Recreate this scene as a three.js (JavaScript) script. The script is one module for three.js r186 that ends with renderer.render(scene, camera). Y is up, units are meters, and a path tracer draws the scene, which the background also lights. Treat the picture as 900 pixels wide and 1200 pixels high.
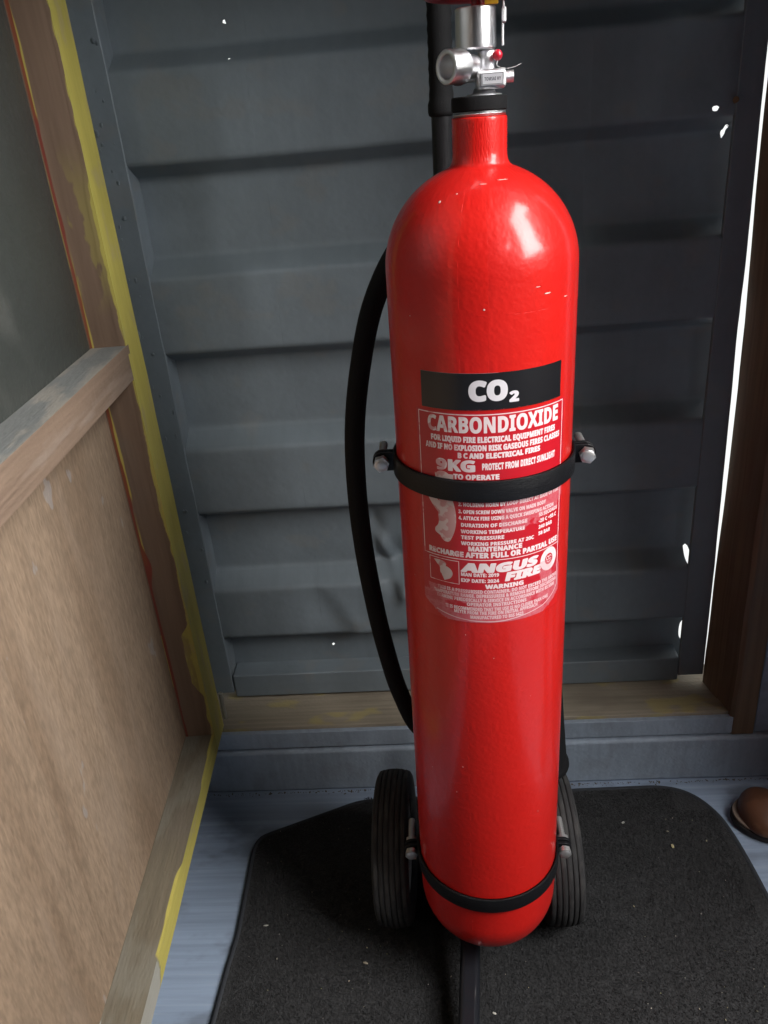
import * as THREE from 'three';
import { RoundedBoxGeometry } from 'three/addons/geometries/RoundedBoxGeometry.js';
import { mergeGeometries, mergeVertices } from 'three/addons/utils/BufferGeometryUtils.js';
import { MarchingCubes } from 'three/addons/objects/MarchingCubes.js';
import { RectAreaLightUniformsLib } from 'three/addons/lights/RectAreaLightUniformsLib.js';

// ------------------------------------------------------------------ camera, light, exposure
const scene = new THREE.Scene();
scene.background = new THREE.Color(0, 0, 0);
const R = (a) => a * Math.PI / 180;
const camera = new THREE.PerspectiveCamera(2 * Math.atan(600 / 940) * 180 / Math.PI, 3 / 4, 0.02, 60);
camera.position.set(0, 0.985, 0);
camera.rotation.set(R(-26.3), R(4.6), R(-5.18), 'YXZ');
scene.add(camera);
const renderer = new THREE.WebGLRenderer({ antialias: true });
renderer.toneMapping = THREE.LinearToneMapping;
renderer.toneMappingExposure = 1;
renderer.shadowMap.enabled = true;
renderer.setSize(768, 1024);
RectAreaLightUniformsLib.init();
const KEY = { x: 1.24, y: 1.93, z: -0.14, w: 1.05, h: 1.6, color: [1, 0.985, 0.96], power: 20 };   // the window in the right-hand wall
const keyLight = new THREE.RectAreaLight(new THREE.Color(...KEY.color), KEY.power, KEY.w, KEY.h);
keyLight.position.set(KEY.x - 0.03, KEY.y, KEY.z); keyLight.lookAt(0, KEY.y, KEY.z); scene.add(keyLight);
const OPEN = { x: 1.24, y: 1.95, z: 1.35, w: 0.2, h: 0.26, color: [0.95, 0.98, 1], power: 26 };   // a second, smaller window farther along the same wall
const openLight = new THREE.RectAreaLight(new THREE.Color(...OPEN.color), OPEN.power, OPEN.w, OPEN.h);
openLight.position.set(OPEN.x - 0.03, OPEN.y, OPEN.z); openLight.lookAt(0, OPEN.y, OPEN.z); scene.add(openLight);

// ------------------------------------------------------------------ helpers
function rng(seed) { let s = seed >>> 0; return () => { s = (s + 0x6D2B79F5) >>> 0; let t = s; t = Math.imul(t ^ (t >>> 15), t | 1); t ^= t + Math.imul(t ^ (t >>> 7), t | 61); return ((t ^ (t >>> 14)) >>> 0) / 4294967296; }; }
function h2(x, y, s) { let n = Math.imul(x | 0, 374761393) + Math.imul(y | 0, 668265263) + Math.imul(s | 0, 2246822519); n = Math.imul(n ^ (n >>> 13), 1274126177); return ((n ^ (n >>> 16)) >>> 0) / 4294967296; }
function vn(x, y, s) { const xi = Math.floor(x), yi = Math.floor(y); let u = x - xi, v = y - yi; u = u * u * (3 - 2 * u); v = v * v * (3 - 2 * v); const a = h2(xi, yi, s), b = h2(xi + 1, yi, s), c = h2(xi, yi + 1, s), d = h2(xi + 1, yi + 1, s); return a + (b - a) * u + (c - a) * v + (a - b - c + d) * u * v; }
function fbm(x, y, s, o = 4) { let r = 0, a = 0.5, n = 0; for (let i = 0; i < o; i++) { r += a * vn(x, y, s + i * 17); n += a; a *= 0.5; x *= 2.03; y *= 2.03; } return r / n; }
const clamp = (x, a = 0, b = 1) => Math.min(b, Math.max(a, x)), sstep = (a, b, x) => { const t = clamp((x - a) / (b - a)); return t * t * (3 - 2 * t); };
const mix = (a, b, t) => a + (b - a) * t, mix3 = (a, b, t) => [mix(a[0], b[0], t), mix(a[1], b[1], t), mix(a[2], b[2], t)];
const toS = (c) => c <= 0.0031308 ? c * 12.92 : 1.055 * Math.pow(c, 1 / 2.4) - 0.055;
// a texture over size = [metres, metres]; fn(x, y in metres) gives linear colour or a grey value
function tex(w, h, size, fn, grey = false) {
  const d = new Uint8Array(w * h * 4);
  for (let j = 0; j < h; j++) for (let i = 0; i < w; i++) {
    const c = fn((i + 0.5) / w * size[0], (j + 0.5) / h * size[1]), k = (j * w + i) * 4;
    if (grey) d[k] = d[k + 1] = d[k + 2] = clamp(c) * 255; else for (let q = 0; q < 3; q++) d[k + q] = clamp(toS(clamp(c[q]))) * 255;
    d[k + 3] = 255;
  }
  const t = new THREE.DataTexture(d, w, h); t.magFilter = THREE.LinearFilter; t.minFilter = THREE.LinearMipmapLinearFilter; t.generateMipmaps = true;
  t.wrapS = t.wrapT = THREE.RepeatWrapping; t.repeat.set(1 / size[0], 1 / size[1]);
  if (!grey) t.colorSpace = THREE.SRGBColorSpace; t.needsUpdate = true; return t;
}
const used = new Map();
function numbered(n) { const k = used.get(n) || 0; used.set(n, k + 1); return k ? n + '_' + String(k).padStart(3, '0') : n; }
function mesh(name, geo, mat, parent) { const m = new THREE.Mesh(geo, mat); m.name = numbered(name); m.castShadow = m.receiveShadow = true; (parent || scene).add(m); return m; }
function thing(name, label, category, pos = [0, 0, 0], group) { const g = new THREE.Group(); g.name = numbered(name); g.position.set(...pos); g.userData = { label, category, kind: 'thing' }; if (group) g.userData.group = group; scene.add(g); return g; }
function tag(o, label, category, kind) { o.userData = { label, category }; if (kind) o.userData.kind = kind; return o; }
function flat(g) { return g.index ? g.toNonIndexed() : g; }
// uv in metres from the dominant direction of each face; grain = axis that runs along v
function metreUV(g, grain = 'y') {
  g = flat(g); g.computeBoundingBox(); const p = g.attributes.position, n = g.attributes.normal, uv = new Float32Array(p.count * 2);
  for (let i = 0; i < p.count; i += 3) {
    let ax = 0, ay = 0, az = 0; for (let k = 0; k < 3; k++) { ax += n.getX(i + k); ay += n.getY(i + k); az += n.getZ(i + k); }
    ax = Math.abs(ax); ay = Math.abs(ay); az = Math.abs(az);
    const drop = ax >= ay && ax >= az ? 'x' : ay >= az ? 'y' : 'z';
    for (let k = 0; k < 3; k++) {
      const c = { x: p.getX(i + k), y: p.getY(i + k), z: p.getZ(i + k) }, left = ['x', 'y', 'z'].filter((q) => q !== drop);
      const vq = left.includes(grain) ? grain : left[1], uq = left.find((q) => q !== vq);
      uv[(i + k) * 2] = c[uq] + (drop === 'x' ? 0.37 : drop === 'y' ? 0.71 : 0); uv[(i + k) * 2 + 1] = c[vq];
    }
  }
  g.setAttribute('uv', new THREE.BufferAttribute(uv, 2)); return g;
}
function box(x0, x1, y0, y1, z0, z1, grain = 'y', r = 0.0015) {
  const g = r > 0 ? new RoundedBoxGeometry(x1 - x0, y1 - y0, z1 - z0, 2, r) : new THREE.BoxGeometry(x1 - x0, y1 - y0, z1 - z0);
  g.translate((x0 + x1) / 2, (y0 + y1) / 2, (z0 + z1) / 2); return metreUV(g, grain);
}
function lathe(pts, seg = 64) { return new THREE.LatheGeometry(pts.map((p) => new THREE.Vector2(p[0], p[1])), seg); }
function cyl(r, len, seg = 24, r2 = r) { const b = Math.min(r, r2, len) * 0.12; return lathe([[0, -len / 2], [r2 - b, -len / 2], [r2, -len / 2 + b], [r, len / 2 - b], [r - b, len / 2], [0, len / 2]], seg); }
function tube(pts, r, seg = 80, rad = 16) { return new THREE.TubeGeometry(new THREE.CatmullRomCurve3(pts.map((p) => new THREE.Vector3(...p)), false, 'centripetal'), seg, r, rad, false); }
const std = (o) => new THREE.MeshStandardMaterial(o), phy = (o) => new THREE.MeshPhysicalMaterial(o), lin = (r, g, b) => new THREE.Color().setRGB(r, g, b);

// ------------------------------------------------------------------ materials
const GREY = [0.182, 0.217, 0.245];
const greyTex = tex(1024, 1024, [1.2, 1.2], (x, y) => {
  const a = fbm(x * 9, y * 14, 3, 5), b = fbm(x * 120, y * 120, 9, 3), run = fbm(x * 90, y * 6, 31, 3);
  const k = 0.82 + 0.3 * a + 0.08 * (b - 0.5) + 0.1 * (run - 0.5);
  const d = sstep(0.62, 0.78, fbm(x * 22 + 5, y * 30, 55, 4)) * 0.25;      // dusty scuffs
  return mix3([GREY[0] * k, GREY[1] * k, GREY[2] * k], [0.23, 0.22, 0.2], d);
});
const greyBump = tex(512, 512, [0.4, 0.4], (x, y) => 0.5 * fbm(x * 160, y * 160, 12, 3) + 0.5 * fbm(x * 30, y * 30, 14, 3), true);
const mGrey = std({ map: greyTex, bumpMap: greyBump, bumpScale: 0.0006, roughness: 0.55 });
const BLUE = [0.32, 0.38, 0.465];
const blueTex = tex(1024, 1024, [1.5, 1.5], (x, y) => {
  const a = fbm(x * 8, y * 12, 71, 4), s = fbm(x * 14, y * 160, 73, 3), g = fbm(x * 200, y * 200, 77, 2);
  let c = BLUE.map((q) => q * (0.78 + 0.32 * a + 0.22 * (s - 0.5) + 0.1 * (g - 0.5)));
  const grime = sstep(0.6, 0.75, fbm(x * 26, y * 34, 81, 5)); c = mix3(c, [0.15, 0.15, 0.15], grime * 0.16);
  return c;
});
const blueBump = tex(1024, 1024, [0.8, 0.8], (x, y) => 0.6 * fbm(x * 60, y * 60, 91, 4) + 0.4 * fbm(x * 300, y * 300, 93, 2), true);
const mBlue = std({ map: blueTex, bumpMap: blueBump, bumpScale: 0.0012, roughness: 0.62 });
const floorTex = tex(1536, 1536, [1.6, 1.6], (x, y) => {
  const board = Math.floor(y / 0.115), s = fbm(x * 5 + board * 9.1, y * 230, 41, 4), s2 = fbm(x * 2.2 + board * 3, y * 60, 44, 3), a = fbm(x * 6, y * 6, 47, 4);
  let c = [0.25, 0.31, 0.41].map((q) => q * (0.62 + 0.34 * s + 0.3 * s2 + 0.2 * a));
  c = mix3(c, [0.36, 0.4, 0.46], sstep(0.66, 0.8, s) * 0.35);
  c = mix3(c, [0.07, 0.07, 0.075], sstep(0.58, 0.76, fbm(x * 13, y * 24, 49, 5)) * 0.42);
  return c;
});
const floorBump = tex(1024, 1024, [1, 1], (x, y) => fbm(x * 6, y * 220, 41, 3), true);
const mFloor = std({ map: floorTex, bumpMap: floorBump, bumpScale: 0.0008, roughness: 0.5 });
const woodFn = (base, dark, seed, grain = 1) => (x, y) => {
  const w = fbm(x * 12, y * 1.6, seed, 3), g = fbm(x * 260 * grain + w * 6, y * 7, seed + 3, 4), f = fbm(x * 700, y * 40, seed + 7, 2), st = fbm(x * 16 + 3, y * 9, seed + 11, 4);
  const k = clamp(0.55 * (g - 0.35) * 1.6 + 0.35 * sstep(0.4, 0.7, w) + 0.12 * (f - 0.5)); const c = mix3(base, dark, k);
  return mix3(c, [0.16, 0.135, 0.11], sstep(0.55, 0.8, st) * 0.4);
};
const plyFn = (x, y) => {
  const warp = fbm(x * 5, y * 1.4, 201, 3), band = fbm(x * 13 + warp * 2.2, y * 0.9, 203, 3), pores = fbm(x * 430, y * 95, 205, 3), fleck = vn(x * 800, y * 110, 207);
  let c = mix3([0.262, 0.188, 0.128], [0.175, 0.116, 0.073], sstep(0.3, 0.8, band) * 0.6);
  c = c.map((q) => q * (0.9 + 0.58 * (pores - 0.5) + 0.2 * (fbm(x * 70, y * 14, 215, 3) - 0.5)));
  c = mix3(c, [0.13, 0.08, 0.05], sstep(0.7, 0.95, fleck) * 0.3);
  c = mix3(c, [0.33, 0.255, 0.195], sstep(0.5, 0.85, fbm(x * 26, y * 6, 209, 5)) * 0.25);
  c = mix3(c, [0.3, 0.31, 0.33], sstep(0.8, 0.82, fbm(x * 30, y * 13, 213, 4)) * 0.35);        // grey paint smears
  return c;
};
const plyTex = tex(1024, 1024, [0.8, 0.8], plyFn), plyBump = tex(512, 512, [0.3, 0.3], (x, y) => fbm(x * 430, y * 95, 205, 3), true);
const mPly = std({ map: plyTex, bumpMap: plyBump, bumpScale: 0.0003, roughness: 0.68 });
const mWood = std({ map: tex(512, 1024, [0.5, 1], woodFn([0.3, 0.21, 0.145], [0.17, 0.11, 0.07], 301)), bumpMap: plyBump, bumpScale: 0.0004, roughness: 0.75 });
const mSill = std({ map: tex(512, 1024, [0.5, 1], (x, y) => { let c = woodFn([0.36, 0.31, 0.24], [0.2, 0.165, 0.12], 331)(x, y); c = mix3(c, [0.42, 0.34, 0.12], sstep(0.6, 0.72, fbm(x * 30, y * 14, 341, 4)) * 0.6); return c; }), bumpMap: blueBump, bumpScale: 0.001, roughness: 0.8 });
const mJamb = std({ map: tex(512, 1024, [0.5, 1], woodFn([0.2, 0.13, 0.078], [0.06, 0.036, 0.024], 361)), roughness: 0.7 });

// ------------------------------------------------------------------ the setting
mesh('floor', box(-2.2, 1.62, -0.05, 0, -1.06, 2.3, 'z', 0), mFloor).userData = { kind: 'structure', label: 'blue grey painted floor with fine brushed streaks under the mat', category: 'floor' };
const sky = mesh('sky', new THREE.PlaneGeometry(4.4, 7), std({ color: 0, emissive: lin(0.97, 1, 0.98), emissiveIntensity: 1.1, roughness: 1 }));
sky.position.set(0.3, 0.9, -1.9); sky.userData = { kind: 'structure', label: 'white daylight seen through the gap beside the metal door', category: 'sky' };
const wall = thing('wall', 'blue grey painted timber wall around the doorway, seen right of the jamb', 'wall'); wall.userData.kind = 'structure';
mesh('wall_panel', box(0.4605, 1.34, 0.0875, 3.0, -1.06, -0.978), mBlue, wall);
mesh('wall_panel', box(-2.2, -0.47, 0, 3.0, -1.06, -0.99), mBlue, wall);
mesh('lintel', box(-0.468, 0.459, 1.95, 3.0, -1.06, -0.978), mBlue, wall);
const shelf = thing('shelf', 'grey painted shelf above the metal door, over the top of the frame', 'shelf', [0.05, 1.2, -0.97]);
mesh('board', box(-0.41, 0.353, 0.03, 0.055, -0.088, 0.25, 'x'), mGrey, shelf);
for (const x of [-0.1, 0.335]) mesh('bracket', box(x - 0.012, x + 0.012, 0, 0.0295, 0, 0.12, 'z'), mGrey, shelf);
mesh('curb', (() => { const g = box(-0.46, 1.6, 0, 0.0845, -1.07, -0.970, 'x', 0.006); return g; })(), mBlue).userData = { kind: 'structure', label: 'blue grey painted timber curb along the foot of the doorway', category: 'curb' };
mesh('dirt_line', (() => { const r = rng(5), gs = []; for (let i = 0; i < 340; i++) { const s = 0.0006 + r() * r() * r() * 0.0024, g = new THREE.IcosahedronGeometry(s, 0); g.scale(1 + r(), 0.45, 0.6 + r() * 0.4); g.rotateY(r() * 6); g.translate(-0.42 + r() * 0.95, s * 0.3, -0.968 + r() * r() * 0.008); gs.push(g); } return mergeGeometries(gs); })(), std({ color: lin(0.1, 0.088, 0.07), roughness: 1 })).userData = { kind: 'stuff', label: 'thin line of dirt and grit where the curb meets the floor', category: 'dirt' };
const threshold = thing('threshold', 'worn wooden threshold with blue painted front below the metal door', 'threshold'); threshold.userData.kind = 'structure';
// boards: the painted fascia and two bare boards lying behind it
mesh('fascia', box(-0.46, 0.4265, 0.0885, 0.119, -0.984, -0.9755, 'x', 0.001), mBlue, threshold);
function wavyBoard(x0, x1, y0, y1, z0, z1, seed, endCut) {
  const s = new THREE.Shape(), n = 70; const e = (x) => 0.0022 * (fbm(x * 22, 1.5, seed, 4) - 0.5);
  for (let i = 0; i <= n; i++) { const x = x0 + (x1 - x0) * i / n; const z = z1 + e(x) - (endCut ? 0.022 * Math.pow(sstep(x1 - 0.05, x1, x), 2) : 0); i ? s.lineTo(x, -z) : s.moveTo(x, -z); }
  for (let i = n; i >= 0; i--) { const x = x0 + (x1 - x0) * i / n; s.lineTo(x, -(z0 + e(x + 3))); }
  const g = new THREE.ExtrudeGeometry(s, { depth: y1 - y0 - 0.002, bevelEnabled: true, bevelSize: 0.001, bevelThickness: 0.001, bevelSegments: 1 }); g.rotateX(-Math.PI / 2); g.translate(0, y0 + 0.001, 0); return metreUV(g, 'x');
}
mesh('board', wavyBoard(-0.46, 0.4255, 0.086, 0.1245, -1.0145, -0.9855, 4, false), mSill, threshold).userData.label = 'front threshold board with yellow paint stains';
mesh('board', wavyBoard(-0.46, 0.4215, 0.086, 0.1215, -1.12, -1.0175, 9, false), mSill, threshold);

// right-hand jamb, its inner side splayed from the face back to the gap
const jambThing = thing('door_jamb', 'dark bare wooden door jamb at the right beside the bright gap', 'door jamb', [0.43, 0.085, -1.0]);
const jg = (() => {
  const n = 60, pos = [], Y = (i) => 0.0015 + 1.86 * i / n;
  const ring = (i) => { const y = Y(i) + 0.085, w = 0.0028 * (fbm(y * 9, 0.5, 21, 3) - 0.5), e = 0.009 * (fbm(y * 7, 3.5, 23, 3) - 0.5);
    const back = y > 0.9 ? 0.4004 + (0.9 - y) * 0.0 : 0; const xb = (y < 0.32 ? mix(0.405, 0.4055, sstep(0.1, 0.32, y)) : y < 0.6 ? mix(0.4055, 0.4062, sstep(0.32, 0.45, y)) : mix(0.4062, 0.3985, sstep(0.6, 0.97, y))) + w;
    return [[xb, -1.06], [0.422 + e, -0.979], [0.4275 + e, -0.975], [0.4585, -0.975], [0.4595, -0.977], [0.4595, -1.06]].map(([x, z]) => [x - 0.43, Y(i), z + 1.0]); };
  for (let i = 0; i < n; i++) { const a = ring(i), b = ring(i + 1); for (let k = 0; k < 6; k++) { const l = (k + 1) % 6; pos.push(...a[k], ...a[l], ...b[l], ...a[k], ...b[l], ...b[k]); } }
  for (const [i, f] of [[0, 1], [n, 0]]) { const a = ring(i); for (let k = 1; k < 5; k++) f ? pos.push(...a[0], ...a[k + 1], ...a[k]) : pos.push(...a[0], ...a[k], ...a[k + 1]); }
  const g = new THREE.BufferGeometry(); g.setAttribute('position', new THREE.Float32BufferAttribute(pos, 3)); g.computeVertexNormals(); return metreUV(g, 'y');
})();
mesh('post', jg, mJamb, jambThing);

// ------------------------------------------------------------------ metal door: grey corrugated sheet in a timber frame
const door = thing('metal_door', 'closed grey painted corrugated metal door behind the fire extinguisher', 'door', [0, 0.125, -1.06]);
const CT = [1.29, 1.053, 0.815, 0.573, 0.336], CB = [1.19, 0.952, 0.715, 0.472, 0.247], DEP = 0.036;
const profile = (() => {
  const k = [[1.42, -DEP], [CT[0] + 0.021, -DEP], [CT[0], 0]];
  for (let i = 0; i < 5; i++) { k.push([CB[i], 0], [CB[i] - 0.018, -DEP]); if (i < 4) k.push([CT[i + 1] + 0.021, -DEP], [CT[i + 1], 0]); }
  k.push([0.13, -DEP]);
  const out = []; for (let i = 0; i + 1 < k.length; i++) { const [y0, z0] = k[i], [y1, z1] = k[i + 1], L = Math.hypot(y1 - y0, z1 - z0), n = Math.max(3, Math.round(L / 0.0045)); for (let j = 0; j < n; j++) { let t = j / n; out.push([mix(y0, y1, t), mix(z0, z1, t)]); } }
  out.push(k[k.length - 1]); 
  return out.map((p, i) => { const a = out[Math.max(0, i - 1)], b = out[Math.min(out.length - 1, i + 1)]; return [0.5 * p[0] + 0.25 * (a[0] + b[0]), 0.5 * p[1] + 0.25 * (a[1] + b[1])]; });
})();
const holes = [[-0.2238, 1.0971, 0.0026, 0.0026], [-0.2186, 1.0576, 0.0014, 0.0014], [-0.1923, 0.2013, 0.0026, 0.0026], [0.343, 0.9595, 0.0042, 0.003], [0.3655, 0.933, 0.0026, 0.008], [0.3735, 0.577, 0.0022, 0.004], [0.3685, 0.349, 0.0046, 0.0105], [0.3765, 0.2, 0.0046, 0.019]];
const sheetGeo = (() => {
  const X0 = -0.369, X1 = 0.384, nx = 196, ny = profile.length, P = [], U = [], ix = [];
  for (let j = 0; j < ny; j++) for (let i = 0; i <= nx; i++) {
    let x = X0 + (X1 - X0) * i / nx, [y, z] = profile[j];
    if (i === 0) x += 0.0035 * (fbm(y * 60, 1, 61, 4) - 0.4);
    const dent = (cx, cy, sx, sy, a, tilt = 0) => { const u = (x - cx) + tilt * (y - cy), v = y - cy; return a * Math.exp(-(u * u) / (sx * sx) - (v * v) / (sy * sy)); };
    z += dent(-0.088, 0.372, 0.011, 0.05, 0.015, 0.42) - dent(-0.075, 0.352, 0.03, 0.03, 0.02, 0.2) + dent(-0.063, 0.325, 0.012, 0.025, 0.014, -0.3) - dent(-0.105, 0.42, 0.012, 0.035, 0.012, 0.1) + dent(-0.15, 0.27, 0.02, 0.07, 0.0045, 0.5) - dent(-0.19, 0.3, 0.03, 0.05, 0.0035, 0.4);
    z += 0.0022 * (fbm(x * 7, y * 9, 66, 3) - 0.5) + 0.0009 * (fbm(x * 30, y * 35, 68, 2) - 0.5);
    y += 0.004 * (fbm(x * 4, y * 3, 64, 2) - 0.5);
    P.push(x, y - 0.125, z); U.push(x + 1, y);
  }
  const w = nx + 1, ty = (q) => P[q * 3 + 1] + 0.125;
  for (let j = 0; j + 1 < ny; j++) for (let i = 0; i < nx; i++) {
    const a = j * w + i, b = a + 1, c = a + w, d = c + 1;
    for (const t of [[a, c, b], [b, c, d]]) {
      const cx = (P[t[0] * 3] + P[t[1] * 3] + P[t[2] * 3]) / 3, cy = (ty(t[0]) + ty(t[1]) + ty(t[2])) / 3;
      if (!holes.some(([hx, hy, rx, ry]) => ((cx - hx) / rx) ** 2 + ((cy - hy) / ry) ** 2 < 1.15)) ix.push(...t);
    }
  }
  for (const [hx, hy, rx, ry] of holes) {                       // round the rims of the holes
    const rim = new Set(); const seen = new Map();
    for (let q = 0; q < ix.length; q += 3) for (let k = 0; k < 3; k++) { const a = ix[q + k], b = ix[q + (k + 1) % 3], key = a < b ? a + '_' + b : b + '_' + a; seen.set(key, (seen.get(key) || 0) + 1); }
    for (const [key, n] of seen) if (n === 1) for (const v of key.split('_').map(Number)) { const dx = (P[v * 3] - hx) / rx, dy = (ty(v) - hy) / ry, l = Math.hypot(dx, dy); if (l > 0.05 && l < 2.6) rim.add(v); }
    for (const v of rim) { const dx = (P[v * 3] - hx) / rx, dy = (ty(v) - hy) / ry, l = Math.hypot(dx, dy); if (P[v * 3] > 0.3835) continue; P[v * 3] = hx + dx / l * rx; P[v * 3 + 1] = hy + dy / l * ry - 0.125; }
  }
  const g = new THREE.BufferGeometry(); g.setAttribute('position', new THREE.Float32BufferAttribute(P, 3)); g.setAttribute('uv', new THREE.Float32BufferAttribute(U, 2)); g.setIndex(ix); g.computeVertexNormals(); return g;
})();
const mSheet = mGrey.clone(); mSheet.side = THREE.DoubleSide;
mesh('sheet', sheetGeo, mSheet, door);
function stile(edgeL, edgeR, z0, z1, y0, y1) {                    // a rail whose long edges wander
  const n = 64, s = new THREE.Shape(); for (let i = 0; i <= n; i++) { const y = mix(y0, y1, i / n); i ? s.lineTo(edgeL(y), y) : s.moveTo(edgeL(y), y); } for (let i = n; i >= 0; i--) { const y = mix(y0, y1, i / n); s.lineTo(edgeR(y), y); }
  const g = new THREE.ExtrudeGeometry(s, { depth: z1 - z0 - 0.002, bevelEnabled: true, bevelSize: 0.001, bevelThickness: 0.001, bevelSegments: 1 }); g.translate(0, -0.125, z0 + 0.001 + 1.06); return metreUV(g, 'y');
}
const lerpTab = (tab) => (y) => { for (let i = 0; i + 1 < tab.length; i++) if (y <= tab[i + 1][0]) { const t = clamp((y - tab[i][0]) / (tab[i + 1][0] - tab[i][0])); return mix(tab[i][1], tab[i + 1][1], t); } return tab[tab.length - 1][1]; };
const gapEdge = lerpTab([[0.119, 0.404], [0.187, 0.4034], [0.283, 0.403], [0.43, 0.401], [0.586, 0.3985], [0.681, 0.3966], [0.789, 0.3968], [0.944, 0.3938], [1.42, 0.392]]);
mesh('stile', stile(() => -0.462, (y) => -0.3645 + 0.0016 * (fbm(y * 20, 2, 27, 3) - 0.5), -1.104, -1.0585, 0.138, 1.42), mGrey, door);
mesh('stile', stile((y) => 0.3665 + 0.001 * (fbm(y * 14, 6, 29, 3) - 0.5), (y) => gapEdge(y) - 0.0002 + 0.0012 * (fbm(y * 26, 8, 33, 3) - 0.5), -1.0665, -1.0585, 0.138, 1.42), mGrey, door);
mesh('bottom_rail', metreUV(box(-0.362, 0.3655, 0.0015, 0.0455, -0.05, 0, 'x', 0.0025), 'x'), mGrey, door);
// drips and blisters of paint along the left stile
mesh('paint_drips', (() => { const r = rng(77), gs = []; for (let i = 0; i < 46; i++) { const g = new THREE.SphereGeometry(1, 8, 6), s = 0.0008 + r() * r() * 0.0028; g.scale(s, s * (1 + r() * 1.6), s * 0.55); g.translate(-0.366 - r() * 0.03 - (r() < 0.5 ? 0 : 0.008), 0.02 + 0.98 * Math.sqrt(r()), 0.0018); gs.push(g); } return mergeGeometries(gs); })(), mGrey, door).userData.kind = 'stuff';
const nail = mesh('nail', (() => { const a = cyl(0.0035, 0.002, 12), b = cyl(0.0014, 0.02, 8); b.translate(0, -0.01, 0); const g = mergeGeometries([flat(a), flat(b)]); g.rotateX(1.2); g.rotateZ(0.5); return g; })(), std({ color: lin(0.24, 0.15, 0.08), roughness: 0.7, metalness: 0.3 }), door);
nail.position.set(0.3625, 0.842, 0.008);

// ------------------------------------------------------------------ wooden door standing open on the left
const wd = thing('wooden_door', 'open wooden door with yellow painted edges and plywood panel at left', 'door', [-0.365, 0.135, -0.981]);
wd.rotation.y = R(3.08);
// unwrapped pieces: u goes round the section, v runs along the length, so that the paint can spill over the arris
function unwrap(section, len, axis, n = 48, wob = 0.0012, seed = 1) {
  const pos = [], uv = [], us = [0]; for (let k = 0; k < section.length; k++) { const a = section[k], b = section[(k + 1) % section.length]; us.push(us[k] + Math.hypot(b[0] - a[0], b[1] - a[1])); }
  const pt = (k, i) => { const [a, b] = section[k % section.length], t = len[0] + (len[1] - len[0]) * i / n, w = wob * (fbm(t * 14, (k % section.length) * 3.3, seed, 3) - 0.5); return axis === 'y' ? [a + w, t, b + w] : [a + w, b + w, t]; };
  for (let i = 0; i < n; i++) for (let k = 0; k < section.length; k++) {
    const t0 = len[0] + (len[1] - len[0]) * i / n, t1 = len[0] + (len[1] - len[0]) * (i + 1) / n, q = [pt(k, i), pt(k + 1, i), pt(k + 1, i + 1), pt(k, i + 1)], w = [[us[k], t0], [us[k + 1], t0], [us[k + 1], t1], [us[k], t1]];
    for (const m of [0, 1, 2, 0, 2, 3]) { pos.push(...q[m]); uv.push(...w[m]); }
  }
  for (const e of [0, n]) for (let k = 1; k + 1 < section.length; k++) { const o = e ? [0, k, k + 1] : [0, k + 1, k]; for (const m of o) { pos.push(...pt(m, e)); uv.push(...section[m]); } }
  const g = new THREE.BufferGeometry(); g.setAttribute('position', new THREE.Float32BufferAttribute(pos, 3)); g.setAttribute('uv', new THREE.Float32BufferAttribute(uv, 2)); g.computeVertexNormals(); return g;
}
const YEL = [0.47, 0.405, 0.09], bare = woodFn([0.2, 0.132, 0.09], [0.115, 0.072, 0.05], 401);
const yellow = (x, y, s) => { const k = 0.86 + 0.22 * fbm(x * 60, y * 9, s, 4) + 0.1 * (vn(x * 500, y * 60, s + 2) - 0.5); return mix3(YEL.map((q) => q * k), [0.4, 0.33, 0.16], sstep(0.6, 0.74, fbm(x * 60, y * 26, s + 5, 4)) * 0.6); };
// stile: section from the panel out: side face (43 mm, u 0..0.043), front face (55 mm), hinge edge
const stileTex = tex(256, 2048, [0.2, 2], (x, y) => {
  const W = 0.043; let c = bare(x, y);
  const e = W - 0.001 - 0.008 * (fbm(y * 7, 1, 411, 4) - 0.35) + 0.004 * (fbm(y * 60, 2, 413, 3) - 0.5), low = sstep(0.66, 0.72, y) * (1 - sstep(0.78, 0.86, y));   // paint line, with a worn patch above the middle rail
  const edge = e, drip = sstep(0.1, 0.13, y) * (1 - sstep(0.21, 0.235, y)) * 0.012;
  const paint = sstep(edge - drip - 0.0004, edge - drip + 0.0004, x) * (x < 0.16 ? 1 : 0);
  c = mix3(c, [0.27, 0.215, 0.075], low * sstep(0.46, 0.56, fbm(x * 90, y * 30, 415, 4) + (x - 0.02) * 9) * 0.8);
  c = mix3(c, yellow(x, y, 421), paint * (x > W ? 1 : 0.9 - 0.75 * sstep(0.45, 0.6, fbm(x * 160, y * 40, 423, 4)) * (x < W - 0.006 ? 0.5 : 0)));
  const bead = 0.0045 + 0.004 * (fbm(y * 16, 3, 431, 3) - 0.5), rim = 0.003 + 0.0028 * (fbm(y * 22, 5, 433, 3) - 0.5);
  if (y > 0.33) c = mix3(c, [0.42, 0.34, 0.08], sstep(bead + 0.0012, bead, x) * sstep(0.35, 0.5, fbm(y * 12, 8, 435, 3)));
  const blob = 0.007 * Math.exp(-(((y - 0.33) / 0.022) ** 2));
  c = mix3(c, [0.2, 0.035, 0.022], sstep(rim + blob + 0.0006, rim + blob, x) * 0.92);
  return c;
});
const stileBump = tex(128, 1024, [0.2, 2], (x, y) => { const e = 0.037 - 0.012 * (fbm(y * 7, 1, 411, 4) - 0.35); return 0.3 * sstep(e, e + 0.002, x) + 0.4 * fbm(x * 90, y * 20, 441, 4) + 0.2 * fbm(x * 400, y * 20, 443, 2); }, true);
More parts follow.
